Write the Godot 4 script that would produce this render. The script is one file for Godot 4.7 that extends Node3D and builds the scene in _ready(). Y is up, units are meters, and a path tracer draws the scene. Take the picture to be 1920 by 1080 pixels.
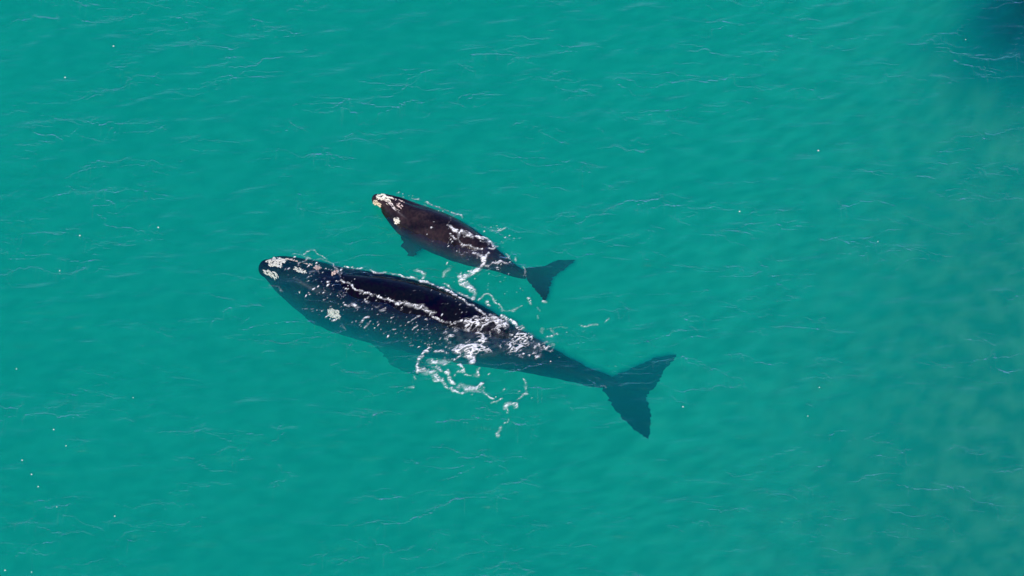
extends Node3D
# A right whale and her calf at the surface of a turbid turquoise bay, seen from the air.
# x runs to the right, z towards the viewer, y up; the mean water level is y = 0.

const SEABED_LEFT := -7.6
const SEABED_RIGHT := -3.0

var swell := FastNoiseLite.new()
var chop := FastNoiseLite.new()
var lump := FastNoiseLite.new()
var strand := FastNoiseLite.new()
var cell := FastNoiseLite.new()
var mottle := FastNoiseLite.new()
var rng := RandomNumberGenerator.new()
var strokes := {}
var flecks := {}
# highest point of the animals over each 5 cm of the water, so that foam lies on their backs
const HX := -10.0
const HZ := -6.0
const HN := 330
const HM := 290
var tops := PackedFloat32Array()


func _ready() -> void:
	# ---- camera ----
	var cam := Camera3D.new()
	cam.name = "camera"
	cam.fov = 10.0
	cam.near = 1.0
	cam.far = 6000.0
	add_child(cam)
	cam.position = Vector3(0, 84.265, 70.707)
	cam.rotation_degrees = Vector3(-50, 0, 0)
	cam.current = true
	# ---- sky and exposure ----
	var sm := ProceduralSkyMaterial.new()
	sm.sky_top_color = Color(0.12, 0.33, 0.72)
	sm.sky_horizon_color = Color(0.52, 0.73, 0.95)
	sm.sky_curve = 0.16
	sm.ground_bottom_color = Color(0.05, 0.35, 0.33)
	sm.ground_horizon_color = Color(0.45, 0.62, 0.68)
	var sky := Sky.new()
	sky.sky_material = sm
	var env := Environment.new()
	env.background_mode = Environment.BG_SKY
	env.sky = sky
	env.tonemap_mode = Environment.TONE_MAPPER_LINEAR
	env.tonemap_exposure = 1.5
	env.sdfgi_enabled = true
	env.ssao_enabled = true
	env.ssil_enabled = true
	env.volumetric_fog_enabled = true
	env.volumetric_fog_density = 0.0
	var we := WorldEnvironment.new()
	we.name = "world_environment"
	we.environment = env
	add_child(we)
	# ---- sun ----
	var sun := DirectionalLight3D.new()
	sun.name = "sun"
	sun.light_energy = 1.6
	sun.light_color = Color(1.0, 0.96, 0.89)
	sun.light_angular_distance = 0.5
	sun.shadow_enabled = true
	sun.rotation_degrees = Vector3(-50, -3, 0)
	add_child(sun)
	# ---- noises ----
	set_noise(swell, 0.22, 2, 11)
	set_noise(chop, 0.9, 2, 12)
	set_noise(lump, 1.0, 3, 13)
	set_noise(mottle, 0.9, 5, 31)
	set_noise(strand, 1.0, 3, 14)
	cell.noise_type = FastNoiseLite.TYPE_CELLULAR
	cell.cellular_return_type = FastNoiseLite.RETURN_DISTANCE2_SUB
	cell.frequency = 2.6
	cell.seed = 15
	cell.domain_warp_enabled = true
	cell.domain_warp_amplitude = 0.35
	cell.domain_warp_frequency = 1.5
	rng.seed = 4711
	tops.resize(HN * HM)
	tops.fill(-99.0)
	# ---- setting, animals, foam ----
	build_sea()
	build_seabed()
	build_mother()
	build_calf()
	build_foam()


# ---------------------------------------------------------------- helpers
func set_noise(n: FastNoiseLite, freq: float, octaves: int, seed_: int) -> void:
	n.noise_type = FastNoiseLite.TYPE_SIMPLEX_SMOOTH
	n.frequency = freq
	n.fractal_octaves = octaves
	n.seed = seed_


func tag(o: Node3D, label: String, category: String, kind := "", group := "") -> void:
	if label:
		o.set_meta("label", label)
	if category:
		o.set_meta("category", category)
	if kind:
		o.set_meta("kind", kind)
	if group:
		o.set_meta("group", group)


# A grid of rows x columns of points becomes faces whose front looks along (down the rows) x (along the columns) reversed; normals are smooth.
func add_grid(v: PackedVector3Array, rows: int, cols: int, wrap: bool, out_v: PackedVector3Array, out_i: PackedInt32Array, flip := false) -> void:
	var base := out_v.size()
	out_v.append_array(v)
	var last := cols if wrap else cols - 1
	for r in rows - 1:
		for c in last:
			var a := base + r * cols + c
			var b := base + r * cols + (c + 1) % cols
			var d := base + (r + 1) * cols + c
			var e := base + (r + 1) * cols + (c + 1) % cols
			if flip:
				out_i.append_array(PackedInt32Array([a, d, b, b, d, e]))
			else:
				out_i.append_array(PackedInt32Array([a, b, d, b, e, d]))


func normals_of(v: PackedVector3Array, idx: PackedInt32Array) -> PackedVector3Array:
	var n := PackedVector3Array()
	n.resize(v.size())
	for k in range(0, idx.size(), 3):
		var a := v[idx[k]]
		var m := (v[idx[k + 2]] - a).cross(v[idx[k + 1]] - a)
		n[idx[k]] += m
		n[idx[k + 1]] += m
		n[idx[k + 2]] += m
	for k in n.size():
		n[k] = n[k].normalized() if n[k].length_squared() > 0.0 else Vector3.UP
	return n


func commit(called: String, v: PackedVector3Array, idx: PackedInt32Array, col: PackedColorArray, uv: PackedVector2Array, m: Material, parent: Node, given := PackedVector3Array()) -> MeshInstance3D:
	var a := []
	a.resize(Mesh.ARRAY_MAX)
	a[Mesh.ARRAY_VERTEX] = v
	a[Mesh.ARRAY_NORMAL] = given if given.size() else normals_of(v, idx)
	if col.size():
		a[Mesh.ARRAY_COLOR] = col
	if uv.size():
		a[Mesh.ARRAY_TEX_UV] = uv
	a[Mesh.ARRAY_INDEX] = idx
	var am := ArrayMesh.new()
	am.add_surface_from_arrays(Mesh.PRIMITIVE_TRIANGLES, a)
	am.surface_set_material(0, m)
	var o := MeshInstance3D.new()
	o.name = called
	o.mesh = am
	parent.add_child(o, true)
	return o


func water_level(x: float, z: float) -> float:
	return 0.10 * swell.get_noise_2d(x * 0.55 + z * 0.15, z) + 0.085 * chop.get_noise_2d(x * 0.55 + z * 0.25, z)


# ---------------------------------------------------------------- sea
func axis(from: float, to: float, step: float, reach: float) -> PackedFloat32Array:
	var inner := PackedFloat32Array()
	var n := int(round((to - from) / step))
	for k in n + 1:
		inner.append(from + (to - from) * k / n)
	var grow := PackedFloat32Array()
	var d := step
	var x := 0.0
	while x < reach:
		d *= 1.35
		x += d
		grow.append(x)
	var all := PackedFloat32Array()
	for k in range(grow.size() - 1, -1, -1):
		all.append(from - grow[k])
	all.append_array(inner)
	for g in grow:
		all.append(to + g)
	return all


func noise_bytes(freq: float, octaves: int, seed_: int, w: int, h: int, warp := 0.0, ridged := false) -> PackedByteArray:
	var n := FastNoiseLite.new()
	set_noise(n, freq, octaves, seed_)
	if ridged:
		n.fractal_type = FastNoiseLite.FRACTAL_RIDGED
	if warp > 0.0:
		n.domain_warp_enabled = true
		n.domain_warp_amplitude = warp
		n.domain_warp_frequency = freq * 1.7
		n.domain_warp_fractal_octaves = 3
	var im := n.get_image(w, h, false, false, false)
	im.convert(Image.FORMAT_L8)
	im.resize(2048, 2048, Image.INTERPOLATE_CUBIC)
	return im.get_data()


# Small crests: thin curved lines where a slow noise passes through its middle, broken into patches, over fine wind ripples that run across the view.
func ripple_map() -> ImageTexture:
	var line_a := noise_bytes(0.013, 3, 21, 860, 1800, 20.0)
	var line_b := noise_bytes(0.016, 3, 22, 700, 1700, 12.0)
	var line_c := noise_bytes(0.024, 2, 27, 760, 1900, 9.0)
	var patch := noise_bytes(0.006, 3, 23, 900, 1400)
	var broken := noise_bytes(0.022, 2, 26, 700, 1500)
	var fine := noise_bytes(0.05, 3, 24, 520, 2048, 4.0)
	var slow := noise_bytes(0.014, 2, 25, 800, 1800)
	# crests are steep on the far side and run out gently towards the viewer, shaped so that their near faces throw no sun glints
	var crest := PackedFloat32Array()
	crest.resize(2048)
	var out := PackedByteArray()
	out.resize(2048 * 2048)
	for k in out.size():
		var p := clampf((patch[k] - 80) / 60.0, 0.0, 1.0) * clampf((broken[k] - 80) / 60.0, 0.1, 1.0)
		p = lerpf(p, p * p, 0.6)
		var h := 0.0
		if p > 0.0:
			var a := 1.0 - absf(line_a[k] - 127.0) / 12.0
			if a > 0.0:
				h += 95.0 * p * a * a
			var b := 1.0 - absf(line_b[k] - 134.0) / 13.0
			if b > 0.0:
				h += 75.0 * p * b * b
			var c := 1.0 - absf(line_c[k] - 122.0) / 11.0
			if c > 0.0:
				h += 45.0 * p * c * c
		var i := k & 2047
		h = maxf(h, crest[i] - 4.5)
		crest[i] = h
		out[k] = clampi(int(h + 0.24 * fine[k] + 0.16 * slow[k]), 0, 255)
	var im := Image.create_from_data(2048, 2048, false, Image.FORMAT_L8, out)
	return ImageTexture.create_from_image(im)


func build_sea() -> void:
	var xs := axis(-22.0, 22.0, 0.14, 900.0)
	var zs := axis(-17.0, 15.0, 0.12, 900.0)
	var v := PackedVector3Array()
	var uv := PackedVector2Array()
	for z in zs:
		for x in xs:
			v.append(Vector3(x, water_level(x, z), z))
			uv.append(Vector2(x / 46.0 + 0.5, z / 46.0 + 0.5))
	var ov := PackedVector3Array()
	var oi := PackedInt32Array()
	add_grid(v, zs.size(), xs.size(), false, ov, oi)
	var m := StandardMaterial3D.new()
	m.resource_name = "water_surface"
	m.transparency = BaseMaterial3D.TRANSPARENCY_ALPHA
	m.albedo_color = Color(0.02, 0.4, 0.4, 0.01)
	m.roughness = 0.2
	m.metallic_specular = 0.5
	m.heightmap_enabled = true
	m.heightmap_texture = ripple_map()
	m.heightmap_scale = 14.5
	var o := commit("sea_surface", ov, oi, PackedColorArray(), uv, m, self)
	tag(o, "turquoise sea surface with thin pale wind ripples", "sea", "structure")
	# the body of the water: fine matter that scatters the light, so that things fade with depth
	water_layer("sea_water", Color(0.0, 0.95, 0.82), 0.18, -0.02, 1.2, "clear bluish upper layer of the sea water")
	water_layer("deep_sea_water", Color(0.0, 1.0, 0.55), 0.18, -1.224, 12.0, "cloudy green lower layer of the sea water")


func water_layer(called: String, tint: Color, density: float, top: float, depth: float, label: String) -> void:
	var fm := FogMaterial.new()
	fm.resource_name = "turbid_water"
	fm.albedo = tint.linear_to_srgb()
	fm.density = density
	var f := FogVolume.new()
	f.name = called
	f.shape = RenderingServer.FOG_VOLUME_SHAPE_BOX
	f.size = Vector3(1800, depth, 1800)
	f.position = Vector3(0, top - depth / 2.0, 0)
	f.material = fm
	add_child(f)
	tag(f, label, "sea water", "structure")


func bed_level(x: float, z: float) -> float:
	var k := smoothstep(-6.0, 20.0, x + 0.25 * z)
	return lerpf(SEABED_LEFT, SEABED_RIGHT, k) + 0.35 * swell.get_noise_2d(x * 0.6 + 40.0, z * 0.6)


func bed_colour(x: float, z: float) -> Color:  # the green stands for red light lost in the water, painted into the sand
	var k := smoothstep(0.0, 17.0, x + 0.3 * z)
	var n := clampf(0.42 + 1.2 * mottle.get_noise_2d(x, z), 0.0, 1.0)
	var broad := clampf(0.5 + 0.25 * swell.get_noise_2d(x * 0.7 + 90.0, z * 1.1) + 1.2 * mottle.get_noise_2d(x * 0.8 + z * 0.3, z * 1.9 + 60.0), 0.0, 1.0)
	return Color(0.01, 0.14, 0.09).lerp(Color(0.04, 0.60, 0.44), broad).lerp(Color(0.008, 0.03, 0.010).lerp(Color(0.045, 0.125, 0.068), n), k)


func build_seabed() -> void:
	var xs := axis(-22.0, 26.0, 0.18, 900.0)
	var zs := axis(-24.0, 15.0, 0.2, 900.0)
	var v := PackedVector3Array()
	var col := PackedColorArray()
	for z in zs:
		for x in xs:
			v.append(Vector3(x, bed_level(x, z), z))
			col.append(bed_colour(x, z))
	var ov := PackedVector3Array()
	var oi := PackedInt32Array()
	add_grid(v, zs.size(), xs.size(), false, ov, oi)
	var m := StandardMaterial3D.new()
	m.resource_name = "water_tinted_sand"
	m.metallic_specular = 0.0
	m.vertex_color_use_as_albedo = true
	m.roughness = 1.0
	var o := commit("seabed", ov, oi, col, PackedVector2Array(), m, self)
	tag(o, "sandy seabed under the cloudy water, the green of water-filtered light painted into its colour", "seabed", "structure")
	# a dark reef that rises from the seabed beyond the upper right
	v = PackedVector3Array()
	col = PackedColorArray()
	for r in 110:
		for c in 120:
			var x := 9.0 + 24.0 * c / 119.0
			var z := -27.0 + 22.0 * r / 109.0
			var dx := (x - 20.1) / 6.2
			var dz := (z + 13.8 + 0.2 * (x - 18.0)) / 5.5
			var far := sqrt(dx * dx + dz * dz) + 0.16 * swell.get_noise_2d(x * 0.9, z * 0.9)
			var up := 1.0 - smoothstep(0.2, 1.05, far)
			var y := bed_level(x, z) - 0.03 + (-0.6 - bed_level(x, z)) * up + 0.25 * up * chop.get_noise_2d(x, z)
			v.append(Vector3(x, y, z))
			var g := 0.7 + 0.5 * chop.get_noise_2d(x * 2.0, z * 2.0)
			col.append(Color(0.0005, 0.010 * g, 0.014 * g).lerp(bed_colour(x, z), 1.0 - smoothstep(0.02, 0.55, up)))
	ov = PackedVector3Array()
	oi = PackedInt32Array()
	add_grid(v, 110, 120, false, ov, oi)
	var dark := StandardMaterial3D.new()
	dark.resource_name = "weedy_rock"
	dark.vertex_color_use_as_albedo = true
	dark.roughness = 1.0
	dark.metallic_specular = 0.0
	var reef := commit("reef", ov, oi, col, PackedVector2Array(), dark, self)
	tag(reef, "dark blue reef patch under the water at the upper right", "reef")


# ---------------------------------------------------------------- whales
func spline(s: Array, t: float) -> Vector4:
	var n := s.size()
	t = clampf(t, 0.0, n - 1.0001)
	var i := int(t)
	var u := t - i
	var a: Vector4 = s[maxi(i - 1, 0)]
	var b: Vector4 = s[i]
	var c: Vector4 = s[mini(i + 1, n - 1)]
	var d: Vector4 = s[mini(i + 2, n - 1)]
	return 0.5 * (2.0 * b + (c - a) * u + (2.0 * a - 5.0 * b + 4.0 * c - d) * u * u + (3.0 * b - a - 3.0 * c + d) * u * u * u)


# A point of the skin: t along the spine in stations (below 0 the rounded snout), th round it (0 the flank towards the viewer, PI/2 the back).
func skin_at(s: Array, t: float, th: float, head: float, lift := 0.0) -> Vector3:
	var tt := maxf(t, 0.0)
	var p := spline(s, tt)
	var q := spline(s, tt + 0.05) - spline(s, maxf(tt - 0.05, 0.0))
	var along := Vector3(q.x, q.y, q.z).normalized()
	var side := along.cross(Vector3.UP).normalized()
	var up := side.cross(along)
	var at := Vector3(p.x, p.y, p.z)
	var k := 1.0
	if t < 0.0:
		k = sqrt(maxf(0.0, 1.0 - t * t))
		at += along * p.w * t * 0.9
	var front := clampf((head - t) / head, 0.0, 1.0)
	var groove := exp(-pow((th - 1.08) / 0.16, 2.0)) + exp(-pow((th - 2.06) / 0.16, 2.0))
	var g := 1.0 - 0.13 * sin(PI * front) * groove
	return at + (side * cos(th) + up * sin(th)) * (p.w * k * g + lift)


func skin_colour(base: Color, brown: Color, p: Vector3) -> Color:
	var n := clampf(0.5 + 0.8 * lump.get_noise_3dv(p * Vector3(0.9, 1.5, 1.5)), 0.0, 1.0)
	var f := 0.85 + 0.3 * lump.get_noise_3dv(p * 4.0 + Vector3(9, 0, 0))
	var c := base.lerp(brown, n)
	return Color(c.r * f, c.g * f, c.b * f)


# A fluke pair or flipper: a thin wing between a leading and a trailing edge, each a curve of points over the span.
func add_wing(lead: Array, trail: Array, thick: float, wobble: float, out_v: PackedVector3Array, out_i: PackedInt32Array) -> void:
	var ns := 60
	var nc := 14
	for side in 2:
		var v := PackedVector3Array()
		for a in ns + 1:
			var s := float(a) / ns
			var l := curve(lead, s)
			var t := curve(trail, s)
			var tip := minf(1.0, 4.5 * minf(s, 1.0 - s) + 0.12) if thick > 0.0 else 1.0
			for b in nc + 1:
				var c := float(b) / nc
				var p := l.lerp(t, c)
				var edge := 4.0 * c * (1.0 - c)
				var h := absf(thick) * tip * pow(edge, 0.6)
				p.y += h if side == 0 else -h
				var w := wobble * (1.0 - 0.6 * edge)
				p.x += w * strand.get_noise_2d(p.x * 2.0, p.z * 6.5)
				p.z += 0.4 * w * strand.get_noise_2d(p.x * 1.6 + 30.0, p.z * 3.0)
				v.append(p)
		add_grid(v, ns + 1, nc + 1, false, out_v, out_i, side == 1)


func curve(pts: Array, s: float) -> Vector3:
	var n := pts.size()
	var t := clampf(s * (n - 1), 0.0, n - 1.0001)
	var i := int(t)
	var a: Vector3 = pts[maxi(i - 1, 0)]
	var b: Vector3 = pts[i]
	var c: Vector3 = pts[mini(i + 1, n - 1)]
	var d: Vector3 = pts[mini(i + 2, n - 1)]
	return b.cubic_interpolate(c, a, d, t - i)


func add_body(s: Array, head: float, wobble: float, out_v: PackedVector3Array, out_i: PackedInt32Array) -> PackedFloat32Array:
	var rows := 0
	var lips := PackedFloat32Array()
	var v := PackedVector3Array()
	var t := -1.0
	while t < s.size() - 1:
		for k in 72:
			var th := -PI / 2 + TAU * k / 72.0
			var p := skin_at(s, t, th, head)
			var deep := clampf(-p.y - 0.15, 0.0, 1.0) * smoothstep(s.size() * 0.15, s.size() * 0.35, t)
			p.x += wobble * deep * strand.get_noise_2d(p.x * 0.8, p.z * 3.2)
			v.append(p)
			var lip := exp(-pow((th - 0.95 - 0.04 * (t - 2.5)) / 0.05, 2.0)) * smoothstep(1.6, 2.4, t) * (1.0 - smoothstep(head * 0.72, head * 0.86, t))
			lips.append(lip)
		rows += 1
		t += 0.05 if t > -0.95 else 0.01
	add_grid(v, rows, 72, true, out_v, out_i, true)
	return lips


func note_tops(v: PackedVector3Array) -> void:
	for p in v:
		var i := int((p.x - HX) / 0.05)
		var j := int((p.z - HZ) / 0.05)
		for di in range(-1, 2):
			for dj in range(-1, 2):
				var a := i + di
				var b := j + dj
				if a >= 0 and b >= 0 and a < HN and b < HM:
					tops[b * HN + a] = maxf(tops[b * HN + a], p.y)


func floor_at(x: float, z: float) -> float:
	var fx := clampf((x - HX) / 0.05, 0.0, HN - 2.0)
	var fz := clampf((z - HZ) / 0.05, 0.0, HM - 2.0)
	var k := int(fz) * HN + int(fx)
	return maxf(water_level(x, z), maxf(maxf(tops[k], tops[k + 1]), maxf(tops[k + HN], tops[k + HN + 1])))


var skins := {}


func skin_material(glossy: bool) -> StandardMaterial3D:
	if skins.has(glossy):
		return skins[glossy]
	var m: StandardMaterial3D = skins[not glossy].duplicate() if skins.has(not glossy) else new_skin()
	m.resource_name = "wet_skin" if glossy else "submerged_skin"
	m.roughness = 0.15 if glossy else 0.6
	m.metallic_specular = 0.33 if glossy else 0.08
	skins[glossy] = m
	return m


func new_skin() -> StandardMaterial3D:
	var m := StandardMaterial3D.new()
	m.resource_name = "wet_skin"
	m.vertex_color_use_as_albedo = true
	m.roughness = 0.15
	m.metallic_specular = 0.31
	var n := FastNoiseLite.new()
	set_noise(n, 0.02, 4, 41)
	var t := NoiseTexture2D.new()
	t.width = 512
	t.height = 512
	t.seamless = true
	t.noise = n
	m.heightmap_enabled = true
	m.heightmap_texture = t
	var grain := FastNoiseLite.new()
	set_noise(grain, 0.035, 5, 42)
	var ramp := Gradient.new()
	ramp.set_color(0, Color(0.45, 0.45, 0.48))
	ramp.set_color(1, Color(1.0, 0.97, 0.95))
	var g := NoiseTexture2D.new()
	g.width = 512
	g.height = 512
	g.seamless = true
	g.noise = grain
	g.color_ramp = ramp
	m.albedo_texture = g
	m.heightmap_scale = 0.7
	m.uv1_triplanar = true
	m.uv1_scale = Vector3(0.45, 0.45, 0.45)
	return m


func crust_material() -> StandardMaterial3D:
	var m := StandardMaterial3D.new()
	m.resource_name = "crusted_callosity"
	m.vertex_color_use_as_albedo = true
	m.roughness = 0.9
	return m


# A raised, knobbly patch of pale crust on the skin, centred at (t, th), of a length along the spine and a width round the body.
func callosity(s: Array, head: float, t: float, th: float, long: float, wide: float, high: float, tint: Color, m: Material, parent: Node, turn := 0.0) -> MeshInstance3D:
	var n := 34
	var p0 := spline(s, maxf(t, 0.0))
	var q := spline(s, maxf(t, 0.0) + 0.05) - spline(s, maxf(maxf(t, 0.0) - 0.05, 0.0))
	var per_t := Vector3(q.x, q.y, q.z).length() / (0.1 if t > 0.05 else 0.05)
	var v := PackedVector3Array()
	var col := PackedColorArray()
	var off := Vector3(rng.randf() * 50.0, 0, rng.randf() * 50.0)
	for r in n:
		for c in n:
			var a := 2.0 * c / (n - 1) - 1.0
			var b := 2.0 * r / (n - 1) - 1.0
			# square to disc
			var d := Vector2(a * sqrt(1.0 - b * b / 2.0), b * sqrt(1.0 - a * a / 2.0))
			var ragged := 1.0 + 0.45 * lump.get_noise_2d(d.angle() * 1.1 + off.x, off.z)
			var e := (d * ragged).rotated(turn)
			var tt := maxf(t + e.x * long * 0.5 / per_t, -0.85)
			var hh := th + e.y * wide * 0.5 / maxf(p0.w, 0.2)
			var rim := 1.0 - smoothstep(0.72, 1.0, d.length())
			var k := lump.get_noise_2d(d.x * long * 6.0 + off.x, d.y * wide * 6.0 + off.z)
			var lift := -0.03 + high * rim * (0.62 + 1.0 * k)
			v.append(skin_at(s, tt, hh, head, lift))
			var f := clampf(0.85 + 0.7 * k, 0.25, 1.1)
			col.append(Color(tint.r * f, tint.g * f, tint.b * f))
	var ov := PackedVector3Array()
	var oi := PackedInt32Array()
	add_grid(v, n, n, false, ov, oi)
	note_tops(ov)
	return commit("callosity", ov, oi, col, PackedVector2Array(), m, parent)


func add_eye(s: Array, head: float, t: float, th: float, size: float, parent: Node) -> void:
	var m := StandardMaterial3D.new()
	m.resource_name = "eye"
	m.albedo_color = Color(0.05, 0.04, 0.04)
	m.roughness = 0.2
	var b := SphereMesh.new()
	b.radius = size
	b.height = size * 2.0
	b.radial_segments = 16
	b.rings = 8
	b.material = m
	var o := MeshInstance3D.new()
	o.name = "eye"
	o.mesh = b
	o.position = skin_at(s, t, th, head, -size * 0.4)
	parent.add_child(o, true)


func build_whale(called: String, s: Array, head: float, wings: Array, base: Color, brown: Color, wobble: float, at: Vector3) -> Node3D:
	var root := Node3D.new()
	root.name = called
	add_child(root)
	root.position = at
	for k in s.size():
		s[k] -= Vector4(at.x, at.y, at.z, 0)
	var v := PackedVector3Array()
	var idx := PackedInt32Array()
	var lips := add_body(s, head, wobble, v, idx)
	for w in wings:
		var lead: Array = w[0].map(func(p): return p - at)
		var trail: Array = w[1].map(func(p): return p - at)
		add_wing(lead, trail, w[2], w[3], v, idx)
	var col := PackedColorArray()
	var world := PackedVector3Array()
	for k in v.size():
		var p := v[k]
		var back := 1.0 - smoothstep(0.62, 0.85, float(k) / lips.size())
		var c := skin_colour(base, base.lerp(brown, back), p)
		if k < lips.size():
			c = c.lerp(Color(0.16, 0.15, 0.15), 0.55 * lips[k])
		col.append(c)
		world.append(p + at)
	note_tops(world)
	# the part under water has no gloss of its own: water against wet skin reflects next to nothing
	var dry := PackedInt32Array()
	var sunk := PackedInt32Array()
	for k in range(0, idx.size(), 3):
		var mid := (v[idx[k]] + v[idx[k + 1]] + v[idx[k + 2]]) / 3.0
		var to := sunk if mid.y + at.y < water_level(mid.x + at.x, mid.z + at.z) else dry
		to.append(idx[k])
		to.append(idx[k + 1])
		to.append(idx[k + 2])
	var o := commit("body", v, dry, col, PackedVector2Array(), skin_material(true), root, normals_of(v, idx))
	var more := o.mesh.surface_get_arrays(0)
	more[Mesh.ARRAY_INDEX] = sunk
	(o.mesh as ArrayMesh).add_surface_from_arrays(Mesh.PRIMITIVE_TRIANGLES, more)
	o.mesh.surface_set_material(1, skin_material(false))
	return root


func build_mother() -> void:
	var s := [
		Vector4(-8.27, -0.40, -1.20, 0.31), Vector4(-7.90, -0.62, -1.25, 0.56), Vector4(-7.32, -0.90, -1.12, 0.78), Vector4(-6.71, -1.07, -0.87, 0.95), Vector4(-5.97, -1.05, -0.42, 1.08), Vector4(-4.53, -1.00, 0.05, 1.18), Vector4(-3.20, -1.00, 0.46, 1.20), Vector4(-2.06, -0.96, 0.91, 1.12), Vector4(-1.01, -0.87, 1.45, 0.95), Vector4(0.38, -0.84, 2.13, 0.64), Vector4(1.57, -0.92, 2.63, 0.42), Vector4(2.53, -1.05, 2.96, 0.29), Vector4(3.09, -1.10, 3.12, 0.22), Vector4(3.47, -1.12, 3.27, 0.14)]
	var fluke := [
		[Vector3(5.48, -1.30, 1.80), Vector3(4.75, -1.25, 2.01), Vector3(3.75, -1.20, 2.61), Vector3(3.00, -1.15, 3.13), Vector3(3.30, -1.05, 4.14), Vector3(3.90, -0.95, 5.14), Vector3(4.42, -0.90, 5.61)],
		[Vector3(5.52, -1.30, 1.86), Vector3(5.05, -1.25, 2.54), Vector3(4.78, -1.20, 3.14), Vector3(4.45, -1.12, 3.71), Vector3(4.52, -1.05, 4.44), Vector3(4.50, -0.97, 5.09), Vector3(4.46, -0.90, 5.65)], 0.09, 0.11]
	var flipper := [
		[Vector3(-4.9, -2.05, 0.40), Vector3(-4.4, -2.45, 0.90), Vector3(-3.8, -2.85, 1.20), Vector3(-3.24, -3.05, 1.30)],
		[Vector3(-3.2, -2.05, 0.80), Vector3(-2.9, -2.35, 1.10), Vector3(-2.88, -2.75, 1.25), Vector3(-3.2, -3.05, 1.32)], 0.12, 0.16]
	var far_flipper := [
		[Vector3(-5.2, -1.7, -0.7), Vector3(-5.0, -2.1, -1.3), Vector3(-4.5, -2.5, -1.9), Vector3(-3.9, -2.8, -2.3)],
		[Vector3(-4.1, -1.7, -0.6), Vector3(-3.9, -2.1, -1.2), Vector3(-3.7, -2.5, -1.8), Vector3(-3.8, -2.8, -2.35)], 0.12, 0.1]
	var root := build_whale("mother_whale", s, 5.0, [fluke, flipper, far_flipper], Color(0.003, 0.0035, 0.007), Color(0.010, 0.006, 0.007), 0.25, Vector3(-2.5, 0, 1.2))
	tag(root, "large dark adult whale with pale crusted snout, back just breaking the surface", "whale", "", "whales swimming at the surface")
	var m := crust_material()
	var pale := Color(0.47, 0.47, 0.42)
	var pink := Color(0.40, 0.31, 0.28)
	callosity(s, 5.0, 0.30, 1.62, 0.74, 0.46, 0.08, pale, m, root)
	callosity(s, 5.0, 0.10, 0.30, 0.50, 0.26, 0.07, pale, m, root, 0.5)
	callosity(s, 5.0, 1.95, 1.40, 0.74, 0.20, 0.06, pale, m, root)
	callosity(s, 5.0, 2.95, 1.80, 0.46, 0.30, 0.09, pink, m, root)
	callosity(s, 5.0, 3.95, 1.85, 0.17, 0.55, 0.10, pink, m, root)
	callosity(s, 5.0, 1.35, 2.05, 0.45, 0.14, 0.06, pink, m, root)
	callosity(s, 5.0, 2.25, 2.05, 0.40, 0.14, 0.06, pink, m, root)
	callosity(s, 5.0, 4.28, 0.44, 0.50, 0.42, 0.09, pale, m, root)
	callosity(s, 5.0, 2.6, 0.60, 0.16, 0.14, 0.04, pale, m, root)
	add_eye(s, 5.0, 4.2, 0.40, 0.05, root)
	add_eye(s, 5.0, 4.2, PI - 0.40, 0.05, root)


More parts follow.
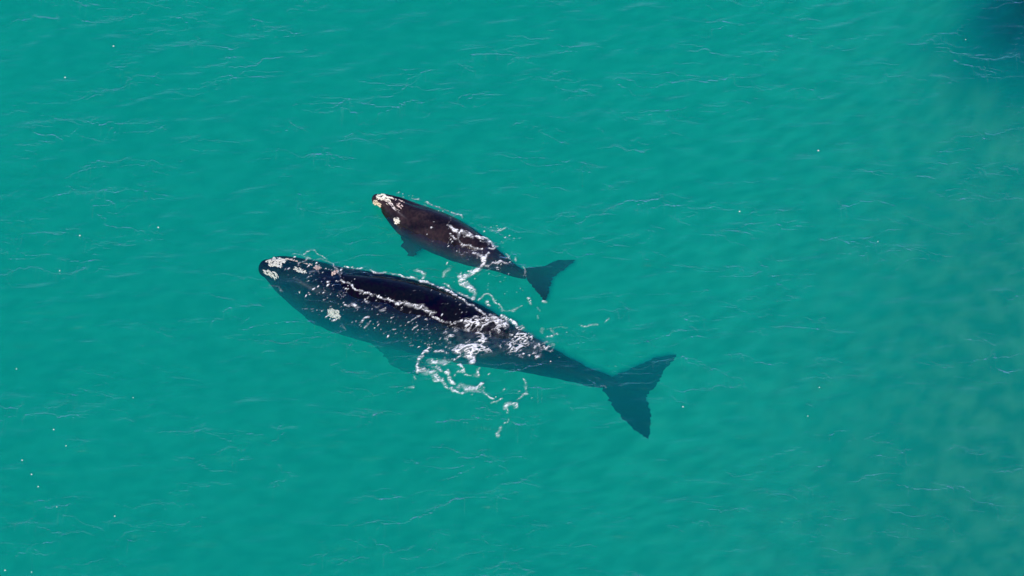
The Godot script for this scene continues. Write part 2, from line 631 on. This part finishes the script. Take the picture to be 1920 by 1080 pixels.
func build_calf() -> void:
	var s := [
		Vector4(-4.62, 0.24, -3.76, 0.18), Vector4(-4.34, 0.17, -3.70, 0.28), Vector4(-4.03, -0.03, -3.58, 0.45), Vector4(-3.32, -0.28, -3.15, 0.66),
		Vector4(-2.31, -0.35, -2.63, 0.71), Vector4(-1.43, -0.37, -2.07, 0.60), Vector4(-0.60, -0.42, -1.57, 0.36), Vector4(-0.06, -0.55, -1.30, 0.23),
		Vector4(0.23, -0.63, -1.19, 0.17), Vector4(0.50, -0.67, -1.11, 0.12)]
	var fluke := [
		[Vector3(2.15, -1.10, -2.18), Vector3(1.63, -1.0, -2.07), Vector3(1.09, -0.9, -1.75), Vector3(0.40, -0.73, -1.45), Vector3(0.54, -0.65, -0.90), Vector3(0.81, -0.5, -0.30), Vector3(1.07, -0.35, 0.25)],
		[Vector3(2.18, -1.10, -2.15), Vector3(1.96, -1.06, -1.92), Vector3(1.63, -0.95, -1.50), Vector3(1.36, -0.80, -1.12), Vector3(1.29, -0.68, -0.69), Vector3(1.22, -0.5, -0.19), Vector3(1.11, -0.35, 0.28)], 0.05, 0.09]
	var flipper := [
		[Vector3(-3.96, -0.30, -3.15), Vector3(-3.81, -0.50, -2.67), Vector3(-3.67, -0.75, -2.34), Vector3(-3.49, -0.90, -2.18)],
		[Vector3(-2.90, -0.30, -2.62), Vector3(-2.99, -0.50, -2.50), Vector3(-3.12, -0.75, -2.34), Vector3(-3.34, -0.90, -2.15)], 0.06, 0.14]
	var far_flipper := [
		[Vector3(-3.4, -0.6, -3.6), Vector3(-3.3, -0.8, -3.95), Vector3(-3.1, -1.0, -4.3), Vector3(-2.8, -1.2, -4.5)],
		[Vector3(-2.8, -0.6, -3.5), Vector3(-2.7, -0.8, -3.85), Vector3(-2.6, -1.0, -4.2), Vector3(-2.75, -1.2, -4.52)], 0.06, 0.06]
	var root := build_whale("whale_calf", s, 3.4, [fluke, flipper, far_flipper], Color(0.010, 0.008, 0.009), Color(0.052, 0.035, 0.033), 0.10, Vector3(-1.8, 0, -2.2))
	tag(root, "small brown black whale calf with head lifted out, swimming beside its mother", "whale", "", "whales swimming at the surface")
	var m := crust_material()
	var pale := Color(0.50, 0.49, 0.43)
	var buff := Color(0.44, 0.37, 0.26)
	var pink := Color(0.42, 0.33, 0.31)
	callosity(s, 3.4, 0.50, 1.45, 0.60, 0.28, 0.08, pale, m, root)
	var chin := callosity(s, 3.4, 0.10, 0.10, 0.33, 0.23, 0.09, buff, m, root)
	chin.set_meta("label", "tan crusted patch on the tip of the lower jaw")
	callosity(s, 3.4, 1.35, 1.75, 0.34, 0.12, 0.04, pink, m, root)
	callosity(s, 3.4, 2.2, 1.4, 0.34, 0.22, 0.05, pink, m, root)
	callosity(s, 3.4, 2.1, 1.85, 0.30, 0.10, 0.05, pink, m, root)
	callosity(s, 3.4, 1.55, 1.05, 0.78, 0.12, 0.06, Color(0.46, 0.42, 0.42), m, root, -0.28)
	callosity(s, 3.4, 2.5, 0.46, 0.30, 0.30, 0.09, pale, m, root)
	add_eye(s, 3.4, 2.6, 0.2, 0.03, root)
	add_eye(s, 3.4, 2.6, PI - 0.2, 0.03, root)


# ---------------------------------------------------------------- foam
func stroke(key: String, strength: float, half: float, pts: Array) -> void:
	if not strokes.has(key):
		strokes[key] = []
	strokes[key].append([strength, half, pts])


func lay_foam(key: String, called: String, label: String, extra := []) -> void:
	var cell_size := 0.018
	var lo := Vector2(1e9, 1e9)
	var hi := Vector2(-1e9, -1e9)
	for s in strokes[key]:
		for p in s[2]:
			lo = lo.min(p - Vector2(s[1], s[1]) * 2.5)
			hi = hi.max(p + Vector2(s[1], s[1]) * 2.5)
	for e in extra:
		lo = lo.min(e[0] - Vector2(e[1], e[1]))
		hi = hi.max(e[0] + Vector2(e[1], e[1]))
	var nx := int((hi.x - lo.x) / cell_size) + 2
	var nz := int((hi.y - lo.y) / cell_size) + 2
	var f := PackedFloat32Array()
	f.resize(nx * nz)
	for s in strokes[key]:
		var pts: Array = s[2]
		var reach: float = s[1] * 1.9
		for k in pts.size() - 1:
			var a: Vector2 = pts[k]
			var b: Vector2 = pts[k + 1]
			var i0 := maxi(0, int((minf(a.x, b.x) - reach - lo.x) / cell_size))
			var i1 := mini(nx - 1, int((maxf(a.x, b.x) + reach - lo.x) / cell_size) + 1)
			var j0 := maxi(0, int((minf(a.y, b.y) - reach - lo.y) / cell_size))
			var j1 := mini(nz - 1, int((maxf(a.y, b.y) + reach - lo.y) / cell_size) + 1)
			for j in range(j0, j1 + 1):
				for i in range(i0, i1 + 1):
					var q := lo + Vector2(i, j) * cell_size
					q += 0.10 * Vector2(strand.get_noise_2d(q.x * 2.2, q.y * 2.2), strand.get_noise_2d(q.x * 2.2 + 70.0, q.y * 2.2))
					var d := q.distance_to(Geometry2D.get_closest_point_to_segment(q, a, b)) / reach
					if d < 1.0:
						var w: float = s[0] * (1.0 - d * d)
						f[j * nx + i] = maxf(f[j * nx + i], w)
	for e in extra:   # a dash or fleck: centre, radius, strength
		var i0 := maxi(0, int((e[0].x - e[1] - lo.x) / cell_size))
		var i1 := mini(nx - 1, int((e[0].x + e[1] - lo.x) / cell_size) + 1)
		var j0 := maxi(0, int((e[0].y - e[1] - lo.y) / cell_size))
		var j1 := mini(nz - 1, int((e[0].y + e[1] - lo.y) / cell_size) + 1)
		for j in range(j0, j1 + 1):
			for i in range(i0, i1 + 1):
				var q: Vector2 = lo + Vector2(i, j) * cell_size - e[0]
				q = q.rotated(e[3])
				var d := Vector2(q.x, q.y * e[4]).length() / float(e[1])
				if d < 1.0:
					f[j * nx + i] = maxf(f[j * nx + i], e[2] * (1.0 - d * d))
	var v := PackedVector3Array()
	var col := PackedColorArray()
	var at := PackedInt32Array()
	at.resize(nx * nz)
	at.fill(-1)
	var open: float = {"a": 0.46, "b": 0.50, "d": 0.55, "e": 0.55, "f": 0.5, "g": 0.6}.get(key, 0.25)
	var dense := PackedFloat32Array()
	var film := PackedFloat32Array()   # thin froth between the thick threads
	film.resize(nx * nz)
	dense.resize(nx * nz)
	for j in nz:
		for i in nx:
			var k := j * nx + i
			if f[k] <= 0.02:
				continue
			var x := lo.x + i * cell_size
			var z := lo.y + j * cell_size
			var u := x * 1.3 - z * 0.9
			var w := x * 1.6 + z * 3.4
			var n1 := absf(strand.get_noise_2d(u * 0.75, w * 0.62))
			var n2 := absf(strand.get_noise_2d(u * 1.25 + 50.0, w * 1.1 + 20.0))
			var thread := maxf(1.0 - 6.0 * n1, 0.9 - 6.0 * n2)
			thread = maxf(thread, 0.0) * (1.0 if open > 0.4 else clampf(0.75 + 1.6 * lump.get_noise_2d(x * 1.1, z * 1.4), 0.0, 1.15))
			if key == "a":
				f[k] *= clampf(0.98 + 0.6 * lump.get_noise_2d(x * 1.6 + 20.0, z * 1.6), 0.4, 1.1)
			dense[k] = f[k] * (open + (1.15 - open) * thread) - 0.36 + 0.12 * lump.get_noise_2d(x * 6.0, z * 6.0)
			film[k] = (0.03 if key == "c" else 0.26) * smoothstep(0.25, 0.95, f[k]) * clampf(0.55 + 1.3 * lump.get_noise_2d(x * 2.6 - 9.0, z * 3.4), 0.0, 1.0)
			dense[k] = maxf(dense[k], 0.12 * film[k])
	for j in nz - 1:
		for i in nx - 1:
			var k := j * nx + i
			if maxf(maxf(dense[k], dense[k + 1]), maxf(dense[k + nx], dense[k + nx + 1])) <= 0.0:
				continue
			for c in [k, k + 1, k + nx, k + nx + 1]:
				if at[c] < 0:
					at[c] = v.size()
					var x: float = lo.x + (c % nx) * cell_size
					var z: float = lo.y + (c / nx) * cell_size
					var t := clampf(dense[c], 0.0, 0.6)
					v.append(Vector3(x, floor_at(x, z) + 0.012 + 0.07 * t, z))
					col.append(Color(0.62, 0.64, 0.66, maxf(0.92 * smoothstep(0.0, 0.7, dense[c]), film[c])))
	var idx := PackedInt32Array()
	for j in nz - 1:
		for i in nx - 1:
			var k := j * nx + i
			if at[k] >= 0 and at[k + 1] >= 0 and at[k + nx] >= 0 and at[k + nx + 1] >= 0:
				if maxf(maxf(dense[k], dense[k + 1]), maxf(dense[k + nx], dense[k + nx + 1])) > 0.0:
					idx.append_array(PackedInt32Array([at[k], at[k + 1], at[k + nx], at[k + 1], at[k + nx + 1], at[k + nx]]))
	var o := commit(called, v, idx, col, PackedVector2Array(), foam_material(), self)
	tag(o, label, "foam", "stuff")


var foam_mat: StandardMaterial3D


func foam_material() -> StandardMaterial3D:
	if foam_mat == null:
		foam_mat = StandardMaterial3D.new()
		foam_mat.resource_name = "foam"
		foam_mat.vertex_color_use_as_albedo = true
		foam_mat.transparency = BaseMaterial3D.TRANSPARENCY_ALPHA
		foam_mat.roughness = 0.85
	return foam_mat


# Dashes of foam scattered over a lozenge of the water: centre, half extents, turn of the lozenge, number, size range, turn of the dashes.
func dashes(centre: Vector2, half: Vector2, turn: float, count: int, small: float, large: float, lean: float) -> Array:
	var out := []
	for k in count:
		var p := Vector2(rng.randf_range(-1, 1), rng.randf_range(-1, 1)) * half
		var r := lerpf(small, large, pow(rng.randf(), 3.0)) * 0.9
		out.append([centre + p.rotated(turn), r, rng.randf_range(0.65, 1.15), lean + rng.randf_range(-0.5, 0.5), rng.randf_range(2.0, 5.0)])
	return out


func build_foam() -> void:
	stroke("a", 0.95, 0.029, [Vector2(-5.71, -0.84), Vector2(-5.76, -0.65), Vector2(-5.77, -0.42), Vector2(-5.53, -0.12), Vector2(-5.13, 0.19), Vector2(-4.71, 0.37), Vector2(-4.30, 0.53), Vector2(-3.90, 0.72), Vector2(-3.46, 0.86), Vector2(-3.01, 0.93), Vector2(-2.69, 1.16), Vector2(-2.47, 1.41), Vector2(-2.03, 1.54), Vector2(-1.59, 1.52), Vector2(-1.24, 1.34), Vector2(-0.97, 1.52), Vector2(-0.71, 1.38)])
	stroke("a", 0.80, 0.071, [Vector2(-3.60, 0.79), Vector2(-3.28, 0.90), Vector2(-2.98, 0.95), Vector2(-2.66, 1.16)])
	stroke("a", 0.90, 0.027, [Vector2(-5.59, -0.89), Vector2(-5.37, -0.89), Vector2(-5.16, -0.84), Vector2(-4.83, -0.68), Vector2(-4.44, -0.61), Vector2(-3.93, -0.54), Vector2(-3.48, -0.44), Vector2(-3.12, -0.33)])
	stroke("a", 1.00, 0.053, [Vector2(-3.04, -0.30), Vector2(-2.68, -0.16), Vector2(-2.32, 0.02), Vector2(-2.05, 0.21)])
	stroke("a", 1.00, 0.040, [Vector2(-2.05, 0.21), Vector2(-1.85, 0.37), Vector2(-1.63, 0.60), Vector2(-1.33, 0.86), Vector2(-0.97, 1.16), Vector2(-0.74, 1.38)])
	stroke("a", 0.80, 0.031, [Vector2(-2.28, -0.19), Vector2(-1.96, 0.02), Vector2(-1.74, 0.23), Vector2(-1.46, 0.42), Vector2(-1.28, 0.51)])
	stroke("a", 1.10, 0.098, [Vector2(-0.67, 1.22), Vector2(-0.44, 1.38), Vector2(-0.21, 1.57)])
	stroke("a", 1.00, 0.045, [Vector2(-0.32, 1.18), Vector2(-0.04, 1.36), Vector2(0.14, 1.52), Vector2(0.30, 1.68)])
	stroke("a", 0.90, 0.036, [Vector2(-1.06, 1.66), Vector2(-0.74, 1.50), Vector2(-0.53, 1.38)])
	stroke("b", 0.95, 0.062, [Vector2(-0.99, -1.31), Vector2(-0.93, -1.01), Vector2(-1.13, -0.82), Vector2(-1.32, -0.65), Vector2(-1.59, -0.47)])
	stroke("b", 0.90, 0.071, [Vector2(-1.75, -0.58), Vector2(-1.61, -0.28), Vector2(-1.50, -0.07), Vector2(-1.25, 0.12)])
	stroke("b", 0.80, 0.045, [Vector2(-1.73, -0.47), Vector2(-1.71, -0.23), Vector2(-1.60, -0.09)])
	stroke("b", 0.80, 0.036, [Vector2(-1.59, -0.47), Vector2(-1.43, -0.65), Vector2(-1.33, -0.82)])
	stroke("b", 0.80, 0.027, [Vector2(-0.84, -0.94), Vector2(-0.63, -1.03), Vector2(-0.39, -1.12)])
	stroke("b", 0.75, 0.053, [Vector2(-1.43, 0.07), Vector2(-1.19, 0.19), Vector2(-1.26, 0.46)])
	stroke("b", 0.75, 0.031, [Vector2(-1.10, 0.53), Vector2(-1.00, 0.35), Vector2(-0.87, 0.28), Vector2(-0.62, 0.44), Vector2(-0.46, 0.70), Vector2(-0.34, 0.95), Vector2(-0.18, 0.99), Vector2(0.04, 0.93), Vector2(0.32, 0.76)])
	stroke("b", 0.85, 0.045, [Vector2(-0.82, 0.60), Vector2(-0.73, 0.74)])
	stroke("b", 0.80, 0.053, [Vector2(0.53, 0.46), Vector2(0.60, 0.60)])
	stroke("b", 0.75, 0.062, [Vector2(-3.22, -0.77), Vector2(-3.04, -0.65), Vector2(-2.95, -0.47)])
	stroke("b", 0.60, 0.053, [Vector2(-2.29, -0.54), Vector2(-2.11, -0.65)])
	stroke("b", 0.70, 0.045, [Vector2(0.09, 0.90), Vector2(0.21, 0.81)])
	stroke("b", 0.60, 0.022, [Vector2(0.82, 0.86), Vector2(0.89, 1.02)])
	stroke("b", 0.60, 0.022, [Vector2(0.88, 1.20), Vector2(0.92, 1.32)])
	stroke("c", 0.90, 0.267, [Vector2(-1.90, 2.30), Vector2(-1.41, 2.30), Vector2(-0.92, 2.11), Vector2(-0.53, 1.89)])
	stroke("c", 0.85, 0.303, [Vector2(-1.40, 2.63), Vector2(-0.79, 2.52), Vector2(-0.09, 2.16)])
	stroke("c", 0.85, 0.250, [Vector2(-1.94, 2.02), Vector2(-1.41, 1.66), Vector2(-0.88, 1.52)])
	stroke("c", 0.88, 0.267, [Vector2(-0.44, 1.57), Vector2(0.00, 1.84), Vector2(0.44, 2.11)])
	stroke("c", 0.78, 0.303, [Vector2(0.00, 2.48), Vector2(0.61, 2.63), Vector2(1.05, 2.52)])
	stroke("c", 0.85, 0.045, [Vector2(-2.15, 2.20), Vector2(-1.97, 2.07), Vector2(-1.83, 1.89), Vector2(-1.72, 2.11)])
	stroke("c", 0.90, 0.045, [Vector2(-1.41, 1.89), Vector2(-1.06, 1.75), Vector2(-0.62, 1.66)])
	stroke("c", 0.90, 0.045, [Vector2(-1.72, 2.63), Vector2(-1.58, 2.52), Vector2(-1.14, 2.43)])
	stroke("c", 0.90, 0.040, [Vector2(0.74, 2.54), Vector2(0.91, 2.41), Vector2(1.09, 2.36), Vector2(1.32, 2.25)])
	stroke("c", 0.90, 0.045, [Vector2(0.28, 2.72), Vector2(0.42, 2.84), Vector2(0.53, 2.95), Vector2(0.74, 2.93), Vector2(0.95, 2.81), Vector2(0.91, 2.66)])
	stroke("c", 0.80, 0.036, [Vector2(0.00, 2.07), Vector2(0.23, 2.23), Vector2(0.44, 2.16), Vector2(0.49, 2.41)])
	stroke("c", 0.80, 0.031, [Vector2(-0.53, 2.11), Vector2(-0.18, 2.11)])
	stroke("c", 0.75, 0.027, [Vector2(-2.07, 2.63), Vector2(-1.84, 2.41), Vector2(-1.65, 2.30)])
	stroke("c", 0.70, 0.027, [Vector2(-0.96, 2.79), Vector2(-0.74, 2.81), Vector2(-0.53, 2.70)])
	stroke("c", 0.70, 0.027, [Vector2(-0.79, 2.57), Vector2(-0.53, 2.52), Vector2(-0.09, 2.63), Vector2(0.09, 2.48)])
	stroke("d", 0.88, 0.046, [Vector2(-2.79, 2.70), Vector2(-2.96, 2.81), Vector2(-3.01, 3.08), Vector2(-3.16, 3.33), Vector2(-3.05, 3.53)])
	stroke("d", 0.79, 0.116, [Vector2(-3.06, 3.49), Vector2(-2.79, 3.64), Vector2(-2.56, 3.71)])
	stroke("d", 0.83, 0.058, [Vector2(-2.56, 3.71), Vector2(-2.35, 3.91), Vector2(-2.17, 4.13), Vector2(-2.03, 4.31), Vector2(-1.87, 4.44), Vector2(-1.65, 4.46), Vector2(-1.42, 4.33)])
	stroke("d", 0.83, 0.093, [Vector2(-2.68, 3.13), Vector2(-2.47, 3.17), Vector2(-2.17, 3.22)])
	stroke("d", 0.88, 0.053, [Vector2(-2.53, 2.72), Vector2(-2.26, 2.68), Vector2(-2.10, 2.79)])
	stroke("d", 0.83, 0.040, [Vector2(-2.06, 3.13), Vector2(-1.87, 2.99), Vector2(-1.72, 2.84), Vector2(-1.62, 2.57)])
	stroke("d", 0.99, 0.093, [Vector2(-1.39, 2.77), Vector2(-1.33, 2.93), Vector2(-1.33, 3.15)])
	stroke("d", 1.00, 0.116, [Vector2(-1.77, 2.66), Vector2(-1.65, 2.50), Vector2(-1.44, 2.54)])
	stroke("d", 0.83, 0.040, [Vector2(-1.90, 3.78), Vector2(-1.73, 3.62), Vector2(-1.57, 3.58), Vector2(-1.66, 3.42), Vector2(-1.75, 3.29)])
	stroke("d", 0.77, 0.040, [Vector2(-1.53, 3.71), Vector2(-1.29, 3.75), Vector2(-1.13, 3.69), Vector2(-1.08, 3.46)])
	stroke("d", 0.83, 0.058, [Vector2(-2.13, 3.64), Vector2(-2.06, 3.89), Vector2(-1.91, 4.04)])
	stroke("d", 0.72, 0.116, [Vector2(-1.36, 4.29), Vector2(-1.20, 4.35), Vector2(-1.06, 4.33)])
	stroke("d", 0.77, 0.046, [Vector2(-1.08, 4.24), Vector2(-0.97, 4.09)])
	stroke("d", 0.77, 0.035, [Vector2(-0.96, 4.40), Vector2(-0.76, 4.60), Vector2(-0.64, 4.71)])
	stroke("d", 0.77, 0.035, [Vector2(-0.66, 4.86), Vector2(-0.48, 4.82), Vector2(-0.35, 4.73)])
	stroke("d", 0.66, 0.035, [Vector2(-0.28, 4.44), Vector2(-0.24, 4.29)])
	stroke("d", 0.72, 0.040, [Vector2(0.40, 3.93), Vector2(0.43, 4.20), Vector2(0.45, 4.42), Vector2(0.33, 4.62), Vector2(0.17, 4.75)])
	stroke("d", 0.77, 0.058, [Vector2(-0.26, 5.14), Vector2(-0.16, 4.99), Vector2(0.00, 4.93), Vector2(0.14, 4.95), Vector2(0.09, 5.08)])
	stroke("d", 0.77, 0.040, [Vector2(-0.19, 5.34), Vector2(-0.19, 5.10)])
	stroke("d", 0.72, 0.046, [Vector2(-0.45, 6.15), Vector2(-0.41, 6.02), Vector2(-0.31, 5.91)])
	stroke("d", 0.66, 0.035, [Vector2(-0.24, 5.71), Vector2(-0.12, 5.58)])
	stroke("d", 0.61, 0.035, [Vector2(-3.51, 4.26), Vector2(-3.23, 4.24)])
	stroke("d", 0.55, 0.035, [Vector2(-3.19, 3.91), Vector2(-3.21, 3.75)])
	stroke("d", 0.66, 0.058, [Vector2(-2.48, 3.46), Vector2(-2.30, 3.55)])
	stroke("d", 0.77, 0.046, [Vector2(-2.58, 3.42), Vector2(-2.41, 3.38)])
	stroke("d", 0.66, 0.070, [Vector2(-1.82, 4.26), Vector2(-1.63, 4.13), Vector2(-1.49, 4.24)])
	stroke("d", 0.83, 0.070, [Vector2(-2.39, 3.91), Vector2(-2.54, 4.00)])
	stroke("e", 0.95, 0.036, [Vector2(-2.17, -2.45), Vector2(-1.97, -2.31), Vector2(-1.80, -2.17), Vector2(-1.78, -1.98)])
	stroke("e", 1.00, 0.080, [Vector2(-1.70, -2.26), Vector2(-1.52, -2.17), Vector2(-1.33, -2.05)])
	stroke("e", 0.95, 0.040, [Vector2(-1.77, -2.22), Vector2(-1.66, -2.29), Vector2(-1.48, -2.29), Vector2(-1.32, -2.07), Vector2(-1.15, -2.07), Vector2(-0.88, -2.12), Vector2(-0.79, -2.00)])
	stroke("e", 0.50, 0.018, [Vector2(-2.12, -2.84), Vector2(-2.13, -2.60), Vector2(-2.11, -2.41)])
	stroke("e", 0.80, 0.031, [Vector2(-1.84, -1.88), Vector2(-1.95, -2.00), Vector2(-2.06, -2.12)])
	stroke("e", 0.75, 0.027, [Vector2(-1.77, -1.93), Vector2(-1.66, -1.74), Vector2(-1.44, -1.76), Vector2(-1.26, -1.69), Vector2(-1.04, -1.67)])
	stroke("e", 0.85, 0.036, [Vector2(-0.88, -2.07), Vector2(-0.69, -1.98), Vector2(-0.58, -1.76)])
	stroke("e", 0.85, 0.036, [Vector2(-0.83, -1.72), Vector2(-0.63, -1.62), Vector2(-0.47, -1.72)])
	stroke("e", 0.80, 0.027, [Vector2(-1.08, -1.91), Vector2(-0.90, -1.98), Vector2(-0.76, -1.86)])
	stroke("e", 0.70, 0.036, [Vector2(-3.34, -3.90), Vector2(-3.17, -3.93)])
	stroke("e", 0.75, 0.036, [Vector2(-2.95, -3.78), Vector2(-2.80, -3.61), Vector2(-2.55, -3.54), Vector2(-2.36, -3.44), Vector2(-2.20, -3.30)])
	stroke("e", 0.75, 0.036, [Vector2(-2.02, -3.27), Vector2(-1.85, -3.18), Vector2(-1.67, -3.08)])
	stroke("e", 0.65, 0.036, [Vector2(-0.69, -2.45), Vector2(-0.45, -2.53), Vector2(-0.20, -2.65)])
	stroke("e", 0.85, 0.053, [Vector2(-1.28, -1.45), Vector2(-1.08, -1.31), Vector2(-0.90, -1.27), Vector2(-0.83, -1.41)])
	stroke("e", 0.60, 0.027, [Vector2(-1.80, -1.45), Vector2(-1.44, -1.50), Vector2(-1.22, -1.60)])
	stroke("e", 0.70, 0.036, [Vector2(-0.52, -0.98), Vector2(-0.38, -1.10), Vector2(-0.20, -1.03)])
	stroke("e", 0.70, 0.036, [Vector2(-0.14, -1.36), Vector2(-0.04, -1.27)])
	stroke("e", 0.60, 0.027, [Vector2(0.11, -1.31), Vector2(0.13, -1.12)])
	stroke("e", 0.70, 0.036, [Vector2(1.03, 0.60), Vector2(1.14, 0.60)])
	stroke("e", 0.60, 0.027, [Vector2(0.36, -0.87), Vector2(0.43, -0.70), Vector2(0.43, -0.51)])
	stroke("f", 0.70, 0.022, [Vector2(-6.97, -1.43), Vector2(-6.84, -1.60), Vector2(-6.65, -1.57), Vector2(-6.47, -1.43), Vector2(-6.25, -1.24)])
	stroke("f", 0.60, 0.022, [Vector2(-7.40, -1.41), Vector2(-7.10, -1.38), Vector2(-6.73, -1.24)])
	stroke("f", 0.60, 0.022, [Vector2(-6.73, -1.12), Vector2(-6.46, -1.22), Vector2(-6.24, -1.12), Vector2(-6.00, -0.98)])
	stroke("f", 0.70, 0.022, [Vector2(-7.17, -1.08), Vector2(-6.96, -1.19), Vector2(-6.86, -1.31)])
	stroke("f", 0.70, 0.027, [Vector2(-6.76, -0.65), Vector2(-6.52, -0.75), Vector2(-6.44, -0.63)])
	stroke("f", 0.75, 0.027, [Vector2(-5.95, -0.94), Vector2(-5.84, -0.79), Vector2(-5.87, -0.61), Vector2(-5.77, -0.42)])
	stroke("f", 0.90, 0.053, [Vector2(-5.25, 0.72), Vector2(-5.11, 0.86)])
	stroke("f", 0.80, 0.027, [Vector2(-5.59, 0.67), Vector2(-5.36, 0.76)])
	stroke("f", 0.70, 0.027, [Vector2(-6.45, 0.90), Vector2(-6.34, 1.04)])
	stroke("f", 0.70, 0.027, [Vector2(-5.65, 1.64), Vector2(-5.52, 1.77)])
	stroke("f", 0.50, 0.036, [Vector2(-8.12, -0.16), Vector2(-7.88, -0.02), Vector2(-7.69, 0.12)])
	stroke("f", 0.75, 0.036, [Vector2(-4.90, 0.58), Vector2(-4.79, 0.65)])
	stroke("f", 0.80, 0.031, [Vector2(-4.36, 1.04), Vector2(-4.18, 0.93)])
	stroke("f", 0.80, 0.031, [Vector2(-5.02, 1.48), Vector2(-4.78, 1.29)])
	stroke("f", 0.70, 0.027, [Vector2(-3.50, 1.52), Vector2(-3.32, 1.41), Vector2(-3.18, 1.29)])
	stroke("f", 0.70, 0.027, [Vector2(-4.87, 1.70), Vector2(-4.73, 1.50)])
	stroke("f", 0.70, 0.027, [Vector2(-3.25, 1.75), Vector2(-3.09, 1.64)])
	stroke("f", 0.60, 0.027, [Vector2(-4.29, 0.83), Vector2(-4.61, 0.88)])
	stroke("g", 0.65, 0.027, [Vector2(2.26, 1.57), Vector2(2.42, 1.64), Vector2(2.56, 1.57), Vector2(2.82, 1.59)])
	stroke("g", 0.65, 0.022, [Vector2(3.11, 1.54), Vector2(3.22, 1.34)])
	stroke("g", 0.50, 0.027, [Vector2(1.15, 1.75), Vector2(1.50, 1.64), Vector2(1.87, 1.59)])
	stroke("g", 0.80, 0.036, [Vector2(1.14, 2.07), Vector2(1.34, 1.98), Vector2(1.48, 1.89), Vector2(1.53, 1.98)])
	stroke("g", 0.60, 0.045, [Vector2(0.99, 1.73), Vector2(1.04, 1.89)])
	stroke("g", 0.50, 0.045, [Vector2(1.32, 1.68), Vector2(1.34, 1.89)])
	stroke("g", 0.50, 0.027, [Vector2(2.90, 4.24), Vector2(3.06, 4.33)])
	var flank := dashes(Vector2(-4.4, 1.2), Vector2(2.6, 0.75), 0.38, 240, 0.03, 0.14, 0.6)
	flank.append_array(dashes(Vector2(-6.6, -0.5), Vector2(1.3, 0.5), 0.5, 120, 0.03, 0.11, 0.4))
	lay_foam("f", "foam_flecks", "scattered white flecks of foam over the adult whale's head and near flank", flank)
	lay_foam("a", "foam_line", "white foam line round the dry back of the adult whale", dashes(Vector2(-1.9, 0.8), Vector2(1.7, 0.35), 0.4, 28, 0.04, 0.11, 0.6))
	lay_foam("c", "foam_churn", "dense lacy white foam churned over the adult whale's rear flank", dashes(Vector2(-0.3, 2.2), Vector2(1.8, 0.7), 0.3, 120, 0.035, 0.12, 0.6))
	lay_foam("d", "foam_loop", "pale loops of foam on open water below the adult whale", dashes(Vector2(-1.0, 4.1), Vector2(1.9, 0.8), 0.4, 24, 0.04, 0.09, 0.4))
	lay_foam("b", "foam_trail", "winding foam trail between the two whales", dashes(Vector2(-1.0, -0.3), Vector2(1.5, 0.7), 0.6, 34, 0.04, 0.09, 0.4))
	var spray := dashes(Vector2(-1.5, -1.65), Vector2(1.9, 0.3), 0.5, 48, 0.04, 0.11, 0.4)
	spray.append_array(dashes(Vector2(-2.9, -3.6), Vector2(1.2, 0.22), 0.5, 40, 0.035, 0.08, 0.4))
	spray.append_array(dashes(Vector2(-0.5, -2.2), Vector2(0.7, 0.5), 0.5, 25, 0.05, 0.10, 0.4))
	lay_foam("e", "foam_collar", "white foam washing over the calf's back and tail", spray)
	lay_foam("g", "foam_wisp", "thin short foam wisps right of the adult whale's tail stock", dashes(Vector2(2.2, 2.4), Vector2(1.6, 1.0), 0.0, 12, 0.04, 0.07, 0.0))
	build_flecks()


func build_flecks() -> void:  # small white cones stand in for sun glints as well as stray foam
	strokes["h"] = []
	var few := []
	for k in 14:
		few.append([Vector2(rng.randf_range(-17, 17), rng.randf_range(-12.5, 11)), rng.randf_range(0.015, 0.035), 1.1, rng.randf() * 3.0, 1.4])
	for k in 9:
		var p := Vector2(-14.6, 7.6) + Vector2(rng.randfn() * 1.6, rng.randfn() * 1.9)
		few.append([p, rng.randf_range(0.014, 0.028), 0.95, rng.randf() * 3.0, 1.4])
	var v := PackedVector3Array()
	var col := PackedColorArray()
	var idx := PackedInt32Array()
	for e in few:
		var base := v.size()
		var y := water_level(e[0].x, e[0].y)
		v.append(Vector3(e[0].x, y + 0.05, e[0].y))
		col.append(Color(0.8, 0.82, 0.82, 0.6))
		for k in 7:
			var a := TAU * k / 7.0
			v.append(Vector3(e[0].x + cos(a) * e[1] * 1.3, y + 0.008, e[0].y + sin(a) * e[1]))
			col.append(Color(0.8, 0.82, 0.82, 0.1))
		for k in 7:
			idx.append_array(PackedInt32Array([base, base + 1 + k, base + 1 + (k + 1) % 7]))
	var o := commit("glint_and_foam_specks", v, idx, col, PackedVector2Array(), foam_material(), self)
	tag(o, "tiny white specks standing in for sun glints and foam flecks over the open water", "foam", "stuff")
